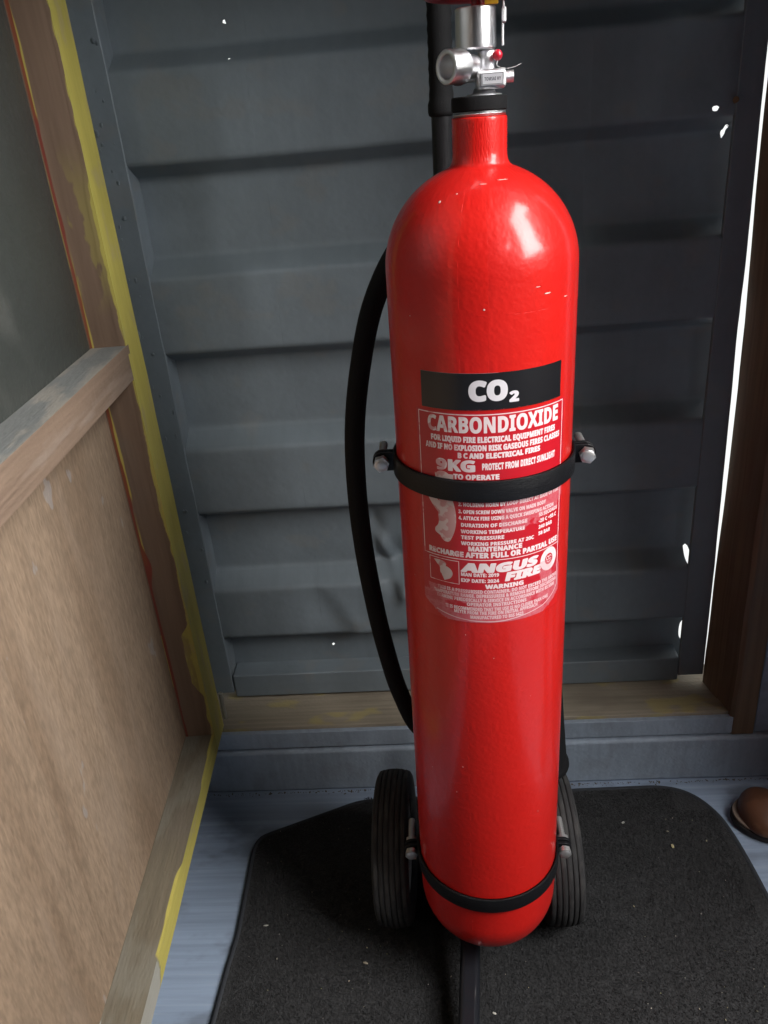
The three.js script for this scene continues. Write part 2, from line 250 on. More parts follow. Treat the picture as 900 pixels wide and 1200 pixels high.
mesh('stile', unwrap([[-0.043, 0.055], [0, 0.055], [0, 0], [-0.06, 0], [-0.06, 0.055]], [0, 1.79], 'y', 90, 0.0014, 7), std({ map: stileTex, bumpMap: stileBump, bumpScale: 0.0012, roughness: 0.55 }), wd);
const railTex = tex(256, 1024, [0.2, 1], (x, y) => {
  const W = 0.043, b = woodFn([0.15, 0.126, 0.088], [0.085, 0.07, 0.05], 451)(x, y); let c = mix3(b, [0.2, 0.19, 0.155], sstep(0.4, 0.65, fbm(x * 30, y * 14, 453, 4)) * 0.55);
  const e = W + 0.002 - 0.006 * sstep(0.5, 0.7, fbm(y * 9, 4, 455, 3)), end = 0.41 + 0.02 * (fbm(x * 90, 2, 457, 3) - 0.5) + (x - W) * 0.5;
  const p = sstep(e - 0.0005, e + 0.0005, x) * (1 - sstep(end - 0.003, end + 0.003, y)) * (x < 0.14 ? 1 : 0);
  c = mix3(c, yellow(x, y, 461), p * 0.92); c = mix3(c, [0.5, 0.5, 0.46], (x > W ? 1 : 0) * sstep(end, end + 0.004, y) * 0.45); return c;
});
mesh('bottom_rail', unwrap([[-0.043, 0.031], [0, 0.031], [0, 0], [-0.06, 0], [-0.06, 0.031]], [0.0555, 0.8], 'z', 60, 0.002, 11), std({ map: railTex, bumpMap: plyBump, bumpScale: 0.0006, roughness: 0.75 }), wd);
const midTex = tex(256, 1024, [0.2, 1], (x, y) => {
  const W = 0.043; if (x > W) { const c = woodFn([0.23, 0.162, 0.115], [0.135, 0.09, 0.064], 471)(x, y); return mix3(c, [0.3, 0.25, 0.21], sstep(0.55, 0.75, fbm(x * 60, y * 9, 473, 4)) * 0.35); }
  const k = 0.8 + 0.4 * fbm(x * 40, y * 12, 475, 4); let c = [0.165 * k, 0.17 * k, 0.165 * k]; return mix3(c, [0.29, 0.26, 0.22], sstep(0.5, 0.7, fbm(x * 50, y * 22, 477, 5)) * 0.6 + sstep(W - 0.005, W, x) * 0.35);
});
mesh('middle_rail', unwrap([[-0.043, 0.629], [0, 0.629], [0.0, 0.588], [-0.043, 0.588]], [0.0475, 0.744], 'z', 60, 0.002, 13), std({ map: midTex, bumpMap: plyBump, bumpScale: 0.0005, roughness: 0.65 }), wd);
mesh('stile', box(-0.06, 0, 0.0315, 1.79, 0.7455, 0.8), mWood, wd);
mesh('top_rail', box(-0.043, 0, 1.73, 1.79, 0.0575, 0.744, 'z'), mWood, wd);
mesh('plywood_panel', box(-0.055, -0.0435, 0.032, 0.608, 0.057, 0.7445, 'y', 0), mPly, wd);
const upTex = tex(512, 1024, [0.7, 1.2], (x, y) => { const k = 0.75 + 0.4 * fbm(x * 6, y * 4, 481, 4) + 0.12 * (fbm(x * 90, y * 90, 483, 2) - 0.5); let c = [0.042 * k, 0.046 * k, 0.042 * k]; return mix3(c, [0.13, 0.13, 0.12], sstep(0.62, 0.85, fbm(x * 9 - y * 7, y * 4 + x * 6, 485, 4)) * 0.25); });
mesh('upper_panel', box(-0.055, -0.0435, 0.6085, 1.73, 0.057, 0.7445, 'y', 0), std({ map: upTex, bumpMap: greyBump, bumpScale: 0.0015, roughness: 0.42 }), wd).userData.label = 'dark grey painted upper panel';
mesh('hinge', (() => { const a = cyl(0.0035, 0.05, 14); a.translate(0.0035, 0.035, -0.006); return flat(a); })(), std({ color: lin(0.5, 0.48, 0.42), metalness: 0.6, roughness: 0.5 }), wd);

// ------------------------------------------------------------------ mat
const mat = thing('floor_mat', 'black carpet floor mat with one clipped and one rounded corner under extinguisher', 'mat');
const matShape = (() => {
  const s = new THREE.Shape(), P = [[-0.335, 0.2], [-0.318, -0.50], [-0.311, -0.66], [-0.307, -0.71], [-0.311, -0.84]];
  s.moveTo(P[0][0], -P[0][1]); for (const p of P.slice(1)) s.lineTo(p[0], -p[1]);
  s.quadraticCurveTo(-0.312, 0.872, -0.292, 0.878); s.lineTo(-0.175, 0.93); s.quadraticCurveTo(-0.155, 0.939, -0.135, 0.939);
  s.lineTo(0.1, 0.947); s.lineTo(0.3, 0.951); s.bezierCurveTo(0.352, 0.95, 0.372, 0.93, 0.39, 0.885); s.bezierCurveTo(0.402, 0.84, 0.404, 0.78, 0.409, 0.72); s.lineTo(0.43, 0.5); s.lineTo(0.44, -0.2); s.closePath(); return s;
})();
const matH = 0.006;
const carpet = (x, y) => { const n = fbm(x * 420, y * 420, 501, 2), m = fbm(x * 14, y * 14, 503, 4), k = 0.55 + 0.9 * n * n + 0.5 * (m - 0.4); let c = [0.026 * k, 0.026 * k, 0.0275 * k]; c = mix3(c, [0.06, 0.057, 0.05], sstep(0.83, 0.95, vn(x * 700, y * 700, 507)) * 0.35 * sstep(0.35, 0.6, m)); return c; };
const mCarpet = std({ map: tex(2048, 2048, [1.2, 1.2], carpet), bumpMap: tex(1024, 1024, [0.3, 0.3], (x, y) => 0.6 * fbm(x * 520, y * 520, 511, 2) + 0.4 * fbm(x * 90, y * 90, 513, 3), true), bumpScale: 0.003, roughness: 1 });
mesh('carpet', (() => { const g = new THREE.ExtrudeGeometry(matShape, { depth: matH - 0.003, bevelEnabled: true, bevelSize: 0.004, bevelThickness: 0.003, bevelSegments: 3, bevelOffset: -0.004, curveSegments: 24 }); g.rotateX(-Math.PI / 2); g.translate(0, 0.0005, 0); return metreUV(g, 'z'); })(), mCarpet, mat);
mesh('rim', (() => { const pts = matShape.getSpacedPoints(260).map((p) => new THREE.Vector3(p.x, 0.0035, -p.y)); const c = new THREE.CatmullRomCurve3(pts, true); const g = new THREE.TubeGeometry(c, 520, 0.0042, 8, true); return g; })(), std({ color: lin(0.022, 0.025, 0.031), roughness: 0.8 }), mat);
{ // pile of the carpet: short fibres
  const r = rng(601), g = new THREE.ConeGeometry(0.0006, 0.0042, 3, 1, true); g.translate(0, 0.0016, 0); const N = 90000, im = new THREE.InstancedMesh(g, std({ color: 0xffffff, roughness: 1 }), N), m = new THREE.Matrix4(), q = new THREE.Quaternion(), e = new THREE.Euler(), col = new THREE.Color();
  for (let i = 0; i < N; i++) { let x, z; do { x = -0.31 + r() * 0.72; z = -0.945 + r() * 0.6; } while ((x < -0.30 && z > -0.9) || (z < -0.872 && x < -0.15 && z < -0.872 - (x + 0.3) * 0.42) || (x > 0.33 && z < -0.9) || (x > 0.385 && z < -0.7)); e.set((r() - 0.5) * 1.7, r() * 6.3, (r() - 0.5) * 1.7); q.setFromEuler(e); const s = 0.7 + r() * 0.7; m.compose(new THREE.Vector3(x, matH, z), q, new THREE.Vector3(s, s, s)); im.setMatrixAt(i, m); const k = 0.014 + 0.03 * r() * r() + (r() < 0.012 ? 0.03 : 0); col.setRGB(k, k, k * 1.08); im.setColorAt(i, col); }
  im.name = numbered('pile'); im.userData.kind = 'stuff'; im.castShadow = im.receiveShadow = true; mat.add(im);
}
mesh('crumbs', (() => {
  const r = rng(611), gs = []; const add = (x, z, s, c, yy = matH + 0.002) => { const g = flat(new THREE.IcosahedronGeometry(s, 0)); g.scale(1 + r() * 1.4, 0.4, 0.7 + r() * 0.6); g.rotateY(r() * 6.3); g.translate(x, yy + s * 0.3, z); const cc = new Float32Array(g.attributes.position.count * 3); for (let i = 0; i < cc.length; i += 3) { cc[i] = c[0]; cc[i + 1] = c[1]; cc[i + 2] = c[2]; } g.setAttribute('color', new THREE.BufferAttribute(cc, 3)); gs.push(g); };
  for (let i = 0; i < 150; i++) { const k = 0.1 + r() * 0.3; add(-0.29 + r() * 0.66, -0.9 + r() * 0.42, 0.0004 + r() * r() * r() * 0.0013, [k, k * (0.85 + r() * 0.1), k * (0.5 + r() * 0.4)]); }
  add(0.305, -0.835, 0.0026, [0.42, 0.36, 0.2]); add(-0.13, -0.664, 0.0024, [0.3, 0.26, 0.2]); add(0.245, -0.88, 0.0016, [0.5, 0.48, 0.44]); add(-0.27, -0.72, 0.0019, [0.34, 0.33, 0.3]); add(0.03, -0.598, 0.0013, [0.5, 0.48, 0.44]);
  return mergeGeometries(gs);
})(), std({ vertexColors: true, roughness: 0.95 })).userData = { kind: 'stuff', label: 'pale crumbs and lint scattered over the black carpet mat', category: 'crumbs' };

// ------------------------------------------------------------------ fire extinguisher on its trolley
const ext = thing('fire_extinguisher', 'large red wheeled fire extinguisher with black hose standing on the mat', 'fire extinguisher', [0.029, 0.0, -0.6835]);
ext.rotation.set(-0.0145, 0, -0.0171);
const redTex = tex(1024, 1024, [0.5027, 0.9], (x, y) => { const k = 0.94 + 0.1 * fbm(x * 30, y * 30, 701, 4); let c = [0.6 * k, 0.0125 * k, 0.009 * k]; return c; });
const redBump = tex(1024, 1024, [0.12, 0.12], (x, y) => 0.7 * fbm(x * 260, y * 260, 711, 2) + 0.3 * fbm(x * 70, y * 70, 713, 2), true);
const redRough = tex(1024, 1024, [0.5027, 0.9], (x, y) => 0.72 + 0.28 * fbm(x * 26, y * 18, 751, 5) + 0.1 * (fbm(x * 200, y * 90, 753, 2) - 0.5), true);
const mRed = phy({ map: redTex, bumpMap: redBump, bumpScale: 0.00036, roughnessMap: redRough, roughness: 0.46, clearcoat: 0.55, clearcoatRoughness: 0.16, specularIntensity: 0.5 });
const RAD = 0.08;
const bodyPts = (() => { const p = [[0, 0.071]]; for (let i = 1; i <= 18; i++) { const a = Math.PI / 2 * i / 18; p.push([RAD * Math.pow(Math.sin(a), 0.86), 0.143 - 0.072 * Math.cos(a)]); } for (let i = 1; i <= 20; i++) p.push([RAD, 0.143 + (0.866 - 0.143) * i / 20]); for (let i = 1; i <= 22; i++) { const a = R(71) * i / 22; p.push([RAD * Math.cos(a), 0.866 + RAD * Math.sin(a)]); } p.push([0.0238, 0.9432], [0.0225, 0.9455], [0.0217, 0.949], [0.0214, 0.953]); for (let i = 1; i <= 10; i++) p.push([0.0214 + (i % 2 ? 0.00018 : 0), 0.953 + 0.0023 * i]); p.push([0.0212, 0.9772], [0.018, 0.9776]); return p; })();
const bodyGeo = (() => { const g = lathe(bodyPts, 128); const p = g.attributes.position, uv = g.attributes.uv; for (let i = 0; i < p.count; i++) uv.setXY(i, uv.getX(i) * 0.5027, p.getY(i)); return g; })();
const body = mesh('cylinder', bodyGeo, mRed, ext);
const mChrome = phy({ color: lin(0.74, 0.74, 0.76), metalness: 1, roughness: 0.3, bumpMap: redBump, bumpScale: 0.00012 }), mSteel = std({ color: lin(0.6, 0.6, 0.62), metalness: 1, roughness: 0.34, bumpMap: redBump, bumpScale: 0.0002 });
const mBolt = std({ color: lin(0.72, 0.71, 0.7), metalness: 0.85, roughness: 0.42 });
const mBlack = phy({ color: lin(0.006, 0.006, 0.0075), roughness: 0.5, specularIntensity: 0.5, clearcoat: 0.15, clearcoatRoughness: 0.2, bumpMap: redBump, bumpScale: 0.0003 });
const mRubber = phy({ color: lin(0.007, 0.0072, 0.008), roughness: 0.75, specularIntensity: 0.4, bumpMap: redBump, bumpScale: 0.0003 });
// scratches and chips of bare metal
mesh('chips', (() => { const r = rng(721), gs = []; const spot = (a, y, w, h) => { const g = flat(new THREE.SphereGeometry(1, 6, 4)); g.scale(w, h, 0.00012); const rr = y > 0.866 ? Math.sqrt(RAD * RAD - (y - 0.866) ** 2) : RAD; if (y > 0.866) g.rotateX(-Math.asin((y - 0.866) / RAD)); g.translate(0, y, rr); g.rotateY(a); gs.push(g); };
  spot(0.62, 0.852, 0.0038, 0.0006); spot(0.9, 0.846, 0.003, 0.0004); spot(-0.62, 0.921, 0.0011, 0.0013); spot(-0.4, 0.926, 0.0007, 0.0006); spot(-0.02, 0.9315, 0.003, 0.0005); spot(0.33, 0.9335, 0.005, 0.0004); spot(-0.04, 0.845, 0.0009, 0.0008); spot(0.5, 0.858, 0.0025, 0.0003);
  for (let i = 0; i < 14; i++) spot(-1.1 + r() * 2.2, 0.2 + r() * 0.68, 0.0003 + r() * r() * 0.0007, 0.0003 + r() * 0.0003); return mergeGeometries(gs); })(), std({ color: lin(0.62, 0.42, 0.38), roughness: 0.6 }), ext).userData.kind = 'stuff';

// labels: print on thin curved stickers
const canvas = (w, h) => { const c = document.createElement('canvas'); c.width = w; c.height = h; return [c, c.getContext('2d')]; };
function sticker(a0, a1, y0, y1, r, skew) { const nx = 48, ny = 8, P = [], U = [], ix = []; for (let j = 0; j <= ny; j++) for (let i = 0; i <= nx; i++) { const t = i / nx, a = mix(a0, a1, t), y = mix(y0, y1, j / ny) + skew * (t - 0.5); P.push(r * Math.sin(a), y, r * Math.cos(a)); U.push(t, j / ny); if (i < nx && j < ny) { const q = j * (nx + 1) + i; ix.push(q, q + 1, q + nx + 2, q, q + nx + 2, q + nx + 1); } } const g = new THREE.BufferGeometry(); g.setAttribute('position', new THREE.Float32BufferAttribute(P, 3)); g.setAttribute('uv', new THREE.Float32BufferAttribute(U, 2)); g.setIndex(ix); g.computeVertexNormals(); return g; }
const canTex = (c) => { const t = new THREE.CanvasTexture(c); t.colorSpace = THREE.SRGBColorSpace; t.anisotropy = 8; return t; };
function write(g, s, x, y, h, o = {}) {                           // h = cap height in px; o.w = width to fit; o.skew, o.heavy
  g.save(); const px = h / 0.714; g.font = (o.font || 'bold ' + px + 'px sans-serif'); const w = g.measureText(s).width, sx = o.w ? o.w / w : o.sx || 1; g.translate(x, y); if (o.rot) g.rotate(o.rot); g.transform(1, 0, o.skew || 0, 1, 0, 0); g.scale(sx, 1); g.textAlign = o.align || 'left'; g.textBaseline = 'alphabetic'; if (o.heavy) { g.lineWidth = o.heavy; g.strokeStyle = g.fillStyle; g.lineJoin = 'round'; g.strokeText(s, 0, 0); } g.fillText(s, 0, 0); g.restore();
}
{
  const [c, g] = canvas(1072, 252);                               // 134 x 31.5 mm, 8 px per mm
  g.fillStyle = '#131216'; g.fillRect(0, 0, 1072, 252); g.fillStyle = '#e2dde2';
  write(g, 'CO', 356, 182, 124, { w: 268, heavy: 17 }); write(g, '2', 634, 204, 66, { w: 66, heavy: 9 });
  const r = rng(731); for (let i = 0; i < 26; i++) { g.fillStyle = 'rgba(150,60,70,0.8)'; const x = 300 + r() * 720; g.fillRect(x, 249 - r() * 3, 3 + r() * 14, 3); }
  g.strokeStyle = 'rgba(205,150,155,0.75)'; g.lineWidth = 2.5; g.beginPath(); g.moveTo(0, 1); g.lineTo(560, 1); g.stroke();
  mesh('gas_label', sticker(R(-42), R(49), 0.7652, 0.7958, RAD + 0.00035, 0.0004), phy({ map: canTex(c), roughness: 0.42, clearcoat: 0.3, clearcoatRoughness: 0.25 }), ext).userData.label = 'black label reading CO2';
}
{
  const W = 1200, H = 1606, [c, g] = canvas(W, H), Y = (mm) => mm * 8, CX = 612;     // 150 x 200.7 mm
  g.fillStyle = '#c21424'; g.fillRect(0, 0, W, H);
  const ink = '#efdfe0'; g.fillStyle = ink; g.strokeStyle = ink;
  g.lineWidth = 7; g.beginPath(); g.moveTo(24, 14); g.lineTo(W - 26, 14); g.lineTo(W - 26, 1440); g.quadraticCurveTo(W - 60, 1500, W - 190, 1550); g.quadraticCurveTo(CX + 60, 1604, CX - 60, 1596); g.quadraticCurveTo(300, 1594, 120, 1540); g.stroke();
  g.beginPath(); g.moveTo(24, 14); g.lineTo(24, 1090); g.stroke();
  g.lineWidth = 6; g.beginPath(); g.moveTo(24, 1085); g.lineTo(W - 26, 1085); g.stroke();
  write(g, 'CARBONDIOXIDE', CX, Y(17.0), 104, { w: 1020, align: 'center', heavy: 7 });
  write(g, 'FOR LIQUID FIRE ELECTRICAL EQUIPMENT FIRES', CX - 4, Y(25.4), 37, { w: 960, align: 'center', heavy: 5 });
  write(g, 'AND IF NO EXPLOSION RISK GASEOUS FIRES CLASSES', CX, Y(32.6), 37, { w: 1060, align: 'center', heavy: 5 });
  write(g, 'B C AND ELECTRICAL FIRES', CX + 26, Y(39.4), 34, { w: 610, align: 'center', heavy: 5 });
  write(g, '9KG', 165, Y(51.2), 76, { w: 300, heavy: 9 });
  write(g, 'PROTECT FROM DIRECT SUNLIGHT', 505, Y(49.6), 44, { w: 590, heavy: 5 });
  write(g, 'TO OPERATE', 300, Y(58.6), 34, { w: 330, heavy: 4 });
  const line = (s, x, mm, w, h = 27) => write(g, s, x, Y(mm), h, { w, heavy: 2.5 });
  line('1. REMOVE PIN AND SEAL FROM VALVE', 320, 66, 640); line('2. HOLDING HORN BY LOOP DIRECT AT BASE OF FIRE', 330, 83.6, 830); line('3. OPEN SCREW DOWN VALVE ON MAIN BODY', 330, 90.4, 680); line('4. ATTACK FIRE USING A QUICK SWEEPING ACTION', 330, 96.4, 770);
  line('DURATION OF DISCHARGE', 345, 103.2, 500); line('55 SECONDS', 945, 101.2, 200); line('WORKING TEMPERATURE', 345, 109.4, 480); line('-20 C +55 C', 945, 107.2, 190); line('TEST PRESSURE', 345, 115.2, 320); line('240 BAR', 945, 113.2, 140); line('WORKING PRESSURE AT 20C', 345, 121.0, 560); line('58 BAR', 945, 119.4, 120);
  write(g, 'MAINTENANCE', 395, Y(126.6), 34, { w: 410, heavy: 4 }); write(g, 'RECHARGE AFTER FULL OR PARTIAL USE', CX, Y(133.2), 38, { w: 1090, align: 'center', heavy: 5 });
  // operator pictogram, worn
  g.fillStyle = '#e4c9c6'; g.beginPath(); g.moveTo(150, 440); g.lineTo(300, 440); g.lineTo(290, 640); g.bezierCurveTo(330, 760, 310, 860, 270, 930); g.bezierCurveTo(250, 985, 190, 960, 180, 920); g.bezierCurveTo(150, 900, 120, 900, 140, 860); g.bezierCurveTo(190, 820, 160, 780, 170, 740); g.bezierCurveTo(110, 690, 50, 600, 40, 520); g.lineTo(90, 520); g.bezierCurveTo(110, 600, 160, 640, 180, 650); g.closePath(); g.fill(); g.beginPath(); g.ellipse(215, 462, 58, 40, 0.1, 0, 7); g.fill();
  // boxed pictogram
  g.strokeStyle = ink; g.lineWidth = 5; g.strokeRect(72, 1106, 250, 186); g.fillStyle = '#d9c2bf'; g.beginPath(); g.moveTo(110, 1124); g.bezierCurveTo(180, 1110, 240, 1130, 214, 1160); g.bezierCurveTo(290, 1180, 280, 1240, 240, 1262); g.lineTo(200, 1280); g.lineTo(176, 1232); g.bezierCurveTo(150, 1210, 180, 1180, 150, 1166); g.closePath(); g.fill();
  g.fillStyle = ink;
  write(g, 'ANGUS', 345, Y(147.6), 66, { w: 590, heavy: 11, skew: -0.25 }); write(g, 'FIRE', 665, Y(157.4), 62, { w: 305, heavy: 11, skew: -0.25 });
  line('MAN DATE: 2019', 335, 152.4, 290, 27); line('EXP DATE: 2024', 335, 158.4, 290, 27);
  g.beginPath(); g.arc(1062, 1182, 92, 0, 7); g.fill(); g.strokeStyle = '#c21424'; g.fillStyle = '#c21424'; g.beginPath(); g.arc(1062, 1182, 44, 0, 7); g.fill(); g.strokeStyle = ink; g.lineWidth = 6; for (const s of [-1, 1]) { g.beginPath(); g.arc(1062 + s * 14, 1172, 14, 0.6, 6.2); g.stroke(); } g.beginPath(); g.arc(1062, 1188, 20, 0.3, 2.8); g.stroke();
  g.fillStyle = ink; write(g, 'WARNING', CX + 60, Y(164.6), 33, { w: 300, align: 'center', heavy: 4 });
  const para = (s, mm, w, dx = 0) => write(g, s, CX + dx, Y(mm), 27, { w, align: 'center', heavy: 2 });
  para('THIS IS A PRESSURISED CONTAINER. DO NOT EXCEED THE ABOVE', 169.6, 1030, 40); para('TEMPERATURE RANGE. DEPRESSURISE & REMOVE BEFORE DISCARDING', 174.2, 1060, 20); para('EXAMINE PERIODICALLY & SERVICE IN ACCORDANCE WITH BS 5306', 178.6, 1010, 20); para('OPERATOR INSTRUCTIONS', 183.2, 470); para('IT IS RECOMMENDED THAT THE USE IS NO CLOSER THAN ONE', 188, 860, 20); para('METER FROM THE FIRE ON INITIAL APPROACH', 192, 680); para('MANUFACTURED TO BSS 5423', 196.6, 420);
  // worn, whitened patches with ragged outlines, and print rubbed away
  const im = g.getImageData(0, 0, W, H), d = im.data;
  for (let y = 0; y < H; y++) for (let x = 0; x < W; x++) {
    const k = (y * W + x) * 4, n = fbm(x / 150, y / 150, 741, 5), f = fbm(x / 16, y / 16, 743, 3);
    let p = 0; if (y > 1330) p = sstep(0.30, 0.42, n + (y - 1330) / 1500 + 0.03 * sstep(150, 420, x) - 0.05) * 0.6;
    if (y > 600 && y < 860 && x > 640) p = Math.max(p, sstep(0.48, 0.54, n + 0.24 - Math.abs(y - 720 + (x - 900) * 0.1) / 500) * 0.55);
    if (y > 1180 && x > 960 && y < 1500) p = Math.max(p, sstep(0.4, 0.52, n + (y - 1180) / 900) * 0.6);
    p *= 0.55 + 0.6 * f; const t = [216, 168, 172]; for (let q = 0; q < 3; q++) d[k + q] = mix(d[k + q], t[q], clamp(p));
    const worn = sstep(0.50, 0.6, fbm(x / 70 + 40, y / 60, 747, 4)) * sstep(520, 40, x) * 0.55; if (worn > 0 && d[k + 1] > 90) for (let q = 0; q < 3; q++) d[k + q] = mix(d[k + q], [184, 40, 46][q], clamp(worn) * 0.75);
    const edge = y > 1380 ? (y - 1380) / 226 : 0; if (edge > 0 && (Math.abs(x - CX) / 620) ** 2.6 * 0.9 + edge > 1.28 + 0.1 * (f - 0.5)) { d[k] = 206; d[k + 1] = 22; d[k + 2] = 20; }
  }
  g.putImageData(im, 0, 0);
  mesh('instruction_label', sticker(R(-47), R(54), 0.5624, 0.7631, RAD + 0.0003, 0.0006), phy({ map: canTex(c), roughness: 0.4, clearcoat: 0.3, clearcoatRoughness: 0.25 }), ext).userData.label = 'worn red label with white instruction text';
}
// clamp bands with lugs and bolts
function clampBand(y, h, lug) {
  const t = 0.003, r0 = RAD + 0.0006, band = mesh('clamp_band', (() => {
    const gs = [flat(lathe([[r0, y - h / 2], [r0 + t, y - h / 2 + 0.0006], [r0 + t, y + h / 2 - 0.0006], [r0, y + h / 2], [r0, y - h / 2]], 96))];
    for (const s of [-1, 1]) for (const dz of [-0.0032, 0.0032]) { const L = lug - r0 + 0.002, g = new THREE.Shape(); const x0 = r0 - 0.002; g.moveTo(x0, -0.0085); g.lineTo(lug - h / 2, -0.0085); g.absarc(lug - h / 2, 0, 0.0085, -Math.PI / 2, Math.PI / 2, false); g.lineTo(x0, 0.0085); g.closePath(); const e = new THREE.ExtrudeGeometry(g, { depth: 0.003, bevelEnabled: true, bevelSize: 0.0005, bevelThickness: 0.0005, bevelSegments: 1, curveSegments: 10 }); e.translate(0, y, dz - 0.0015); if (s < 0) e.rotateY(Math.PI); gs.push(flat(e)); }
    return mergeGeometries(gs);
  })(), mBlack, ext);
  for (const s of [-1, 1]) {
    const bolt = mesh('bolt', (() => { const hd = new THREE.CylinderGeometry(0.0074, 0.0078, 0.0062, 6); hd.rotateX(Math.PI / 2); hd.rotateZ(0.3 * s); hd.translate(0, 0, 0.0098); const cap = new THREE.SphereGeometry(0.0066, 12, 6, 0, 7, 0, 1.2); cap.scale(1, 0.3, 1); cap.rotateX(Math.PI / 2); cap.translate(0, 0, 0.0125); return mergeGeometries([flat(hd), flat(cap)]); })(), mBolt, band);
    const shank = mesh('bolt_shank', (() => { const p = []; for (let i = 0; i <= 30; i++) p.push([i % 2 ? 0.0041 : 0.0036, -0.042 + i * 0.0014]); p.unshift([0, -0.042]); const g = lathe(p, 14); g.rotateX(Math.PI / 2); const nut = new THREE.CylinderGeometry(0.0072, 0.0072, 0.006, 6); nut.rotateX(Math.PI / 2); nut.translate(0, 0, -0.0088); return mergeGeometries([flat(g), flat(nut)]); })(), mBolt, band);
    for (const o of [bolt, shank]) o.position.set(s * (lug - h / 2 + 0.0005), y, 0);
  }
}
clampBand(0.694, 0.0195, 0.1035); clampBand(0.19, 0.0195, 0.1);
// trolley: upright tube, axle, cross plate, foot
mesh('upright', (() => { const g = new THREE.CylinderGeometry(0.0095, 0.0095, 1.02, 24); g.translate(-0.0265, 0.6, -0.103); return g; })(), mBlack, ext);
mesh('handle_grip', (() => { const p = [[0.0095, 0.98], [0.0115, 0.981], [0.0122, 0.984], [0.0122, 0.99], [0.0108, 0.994]]; for (let i = 0; i < 24; i++) p.push([i % 2 ? 0.0102 : 0.0108, 0.998 + i * 0.005]); p.push([0.0095, 1.12], [0, 1.12]); const g = lathe(p, 28); g.translate(-0.0265, 0, -0.103); return g; })(), mRubber, ext);
mesh('frame', mergeGeometries([flat(new THREE.BoxGeometry(0.16, 0.02, 0.006).translate(0, 0.69, -0.0905)), flat(new THREE.BoxGeometry(0.15, 0.02, 0.006).translate(0, 0.19, -0.0905)), flat(new THREE.CylinderGeometry(0.0085, 0.0085, 0.235, 20).rotateZ(Math.PI / 2).translate(-0.0115, 0.1, -0.0815)), flat(new RoundedBoxGeometry(0.09, 0.02, 0.03, 2, 0.003).translate(0, 0.1, -0.1)), flat(new RoundedBoxGeometry(0.05, 0.012, 0.12, 2, 0.003).translate(-0.015, 0.071, -0.03)), flat(new RoundedBoxGeometry(0.02, 0.07, 0.02, 2, 0.003).translate(-0.02, 0.045, -0.06))].map((g) => { for (const k of Object.keys(g.attributes)) if (!['position', 'normal', 'uv'].includes(k)) g.deleteAttribute(k); return g; })), mBlack, ext);
const foot = mesh('foot_bar', (() => { const g = new RoundedBoxGeometry(0.0245, 0.02, 0.24, 5, 0.007); g.translate(0, 0, 0.12); return g; })(), phy({ color: lin(0.007, 0.008, 0.012), roughness: 0.55, specularIntensity: 0.3, clearcoat: 0.8, clearcoatRoughness: 0.08, bumpMap: redBump, bumpScale: 0.0002 }), ext);
foot.position.set(-0.0215, 0.062, 0.0); foot.rotation.set(R(11), R(-4.5), 0, 'YXZ');
// hose and horn
const hoseG = (p) => [p[0] - 0.035, p[1], p[2] + 0.69];
mesh('hose', tube([[0.012, 0.905, -0.802], [-0.012, 0.888, -0.792], [-0.035, 0.872, -0.775], [-0.062, 0.825, -0.765], [-0.0795, 0.762, -0.76], [-0.0895, 0.70, -0.76], [-0.0925, 0.64, -0.76], [-0.0912, 0.575, -0.762], [-0.086, 0.505, -0.767], [-0.077, 0.43, -0.772], [-0.062, 0.35, -0.778], [-0.04, 0.285, -0.79], [-0.005, 0.255, -0.815], [0.045, 0.29, -0.835], [0.085, 0.40, -0.835], [0.112, 0.465, -0.81], [0.1205, 0.435, -0.789], [0.1215, 0.41, -0.788]].map(hoseG), 0.0104, 160, 20), mRubber, ext);
mesh('discharge_horn', (() => { const g = lathe([[0.0, 0.425], [0.012, 0.425], [0.013, 0.40], [0.016, 0.37], [0.0275, 0.232], [0.0305, 0.226], [0.0312, 0.221], [0.0305, 0.217], [0.0275, 0.217], [0.0265, 0.225], [0.014, 0.37], [0, 0.372]], 40); g.translate(0.0805, 0.008, -0.098); return g; })(), mRubber, ext);
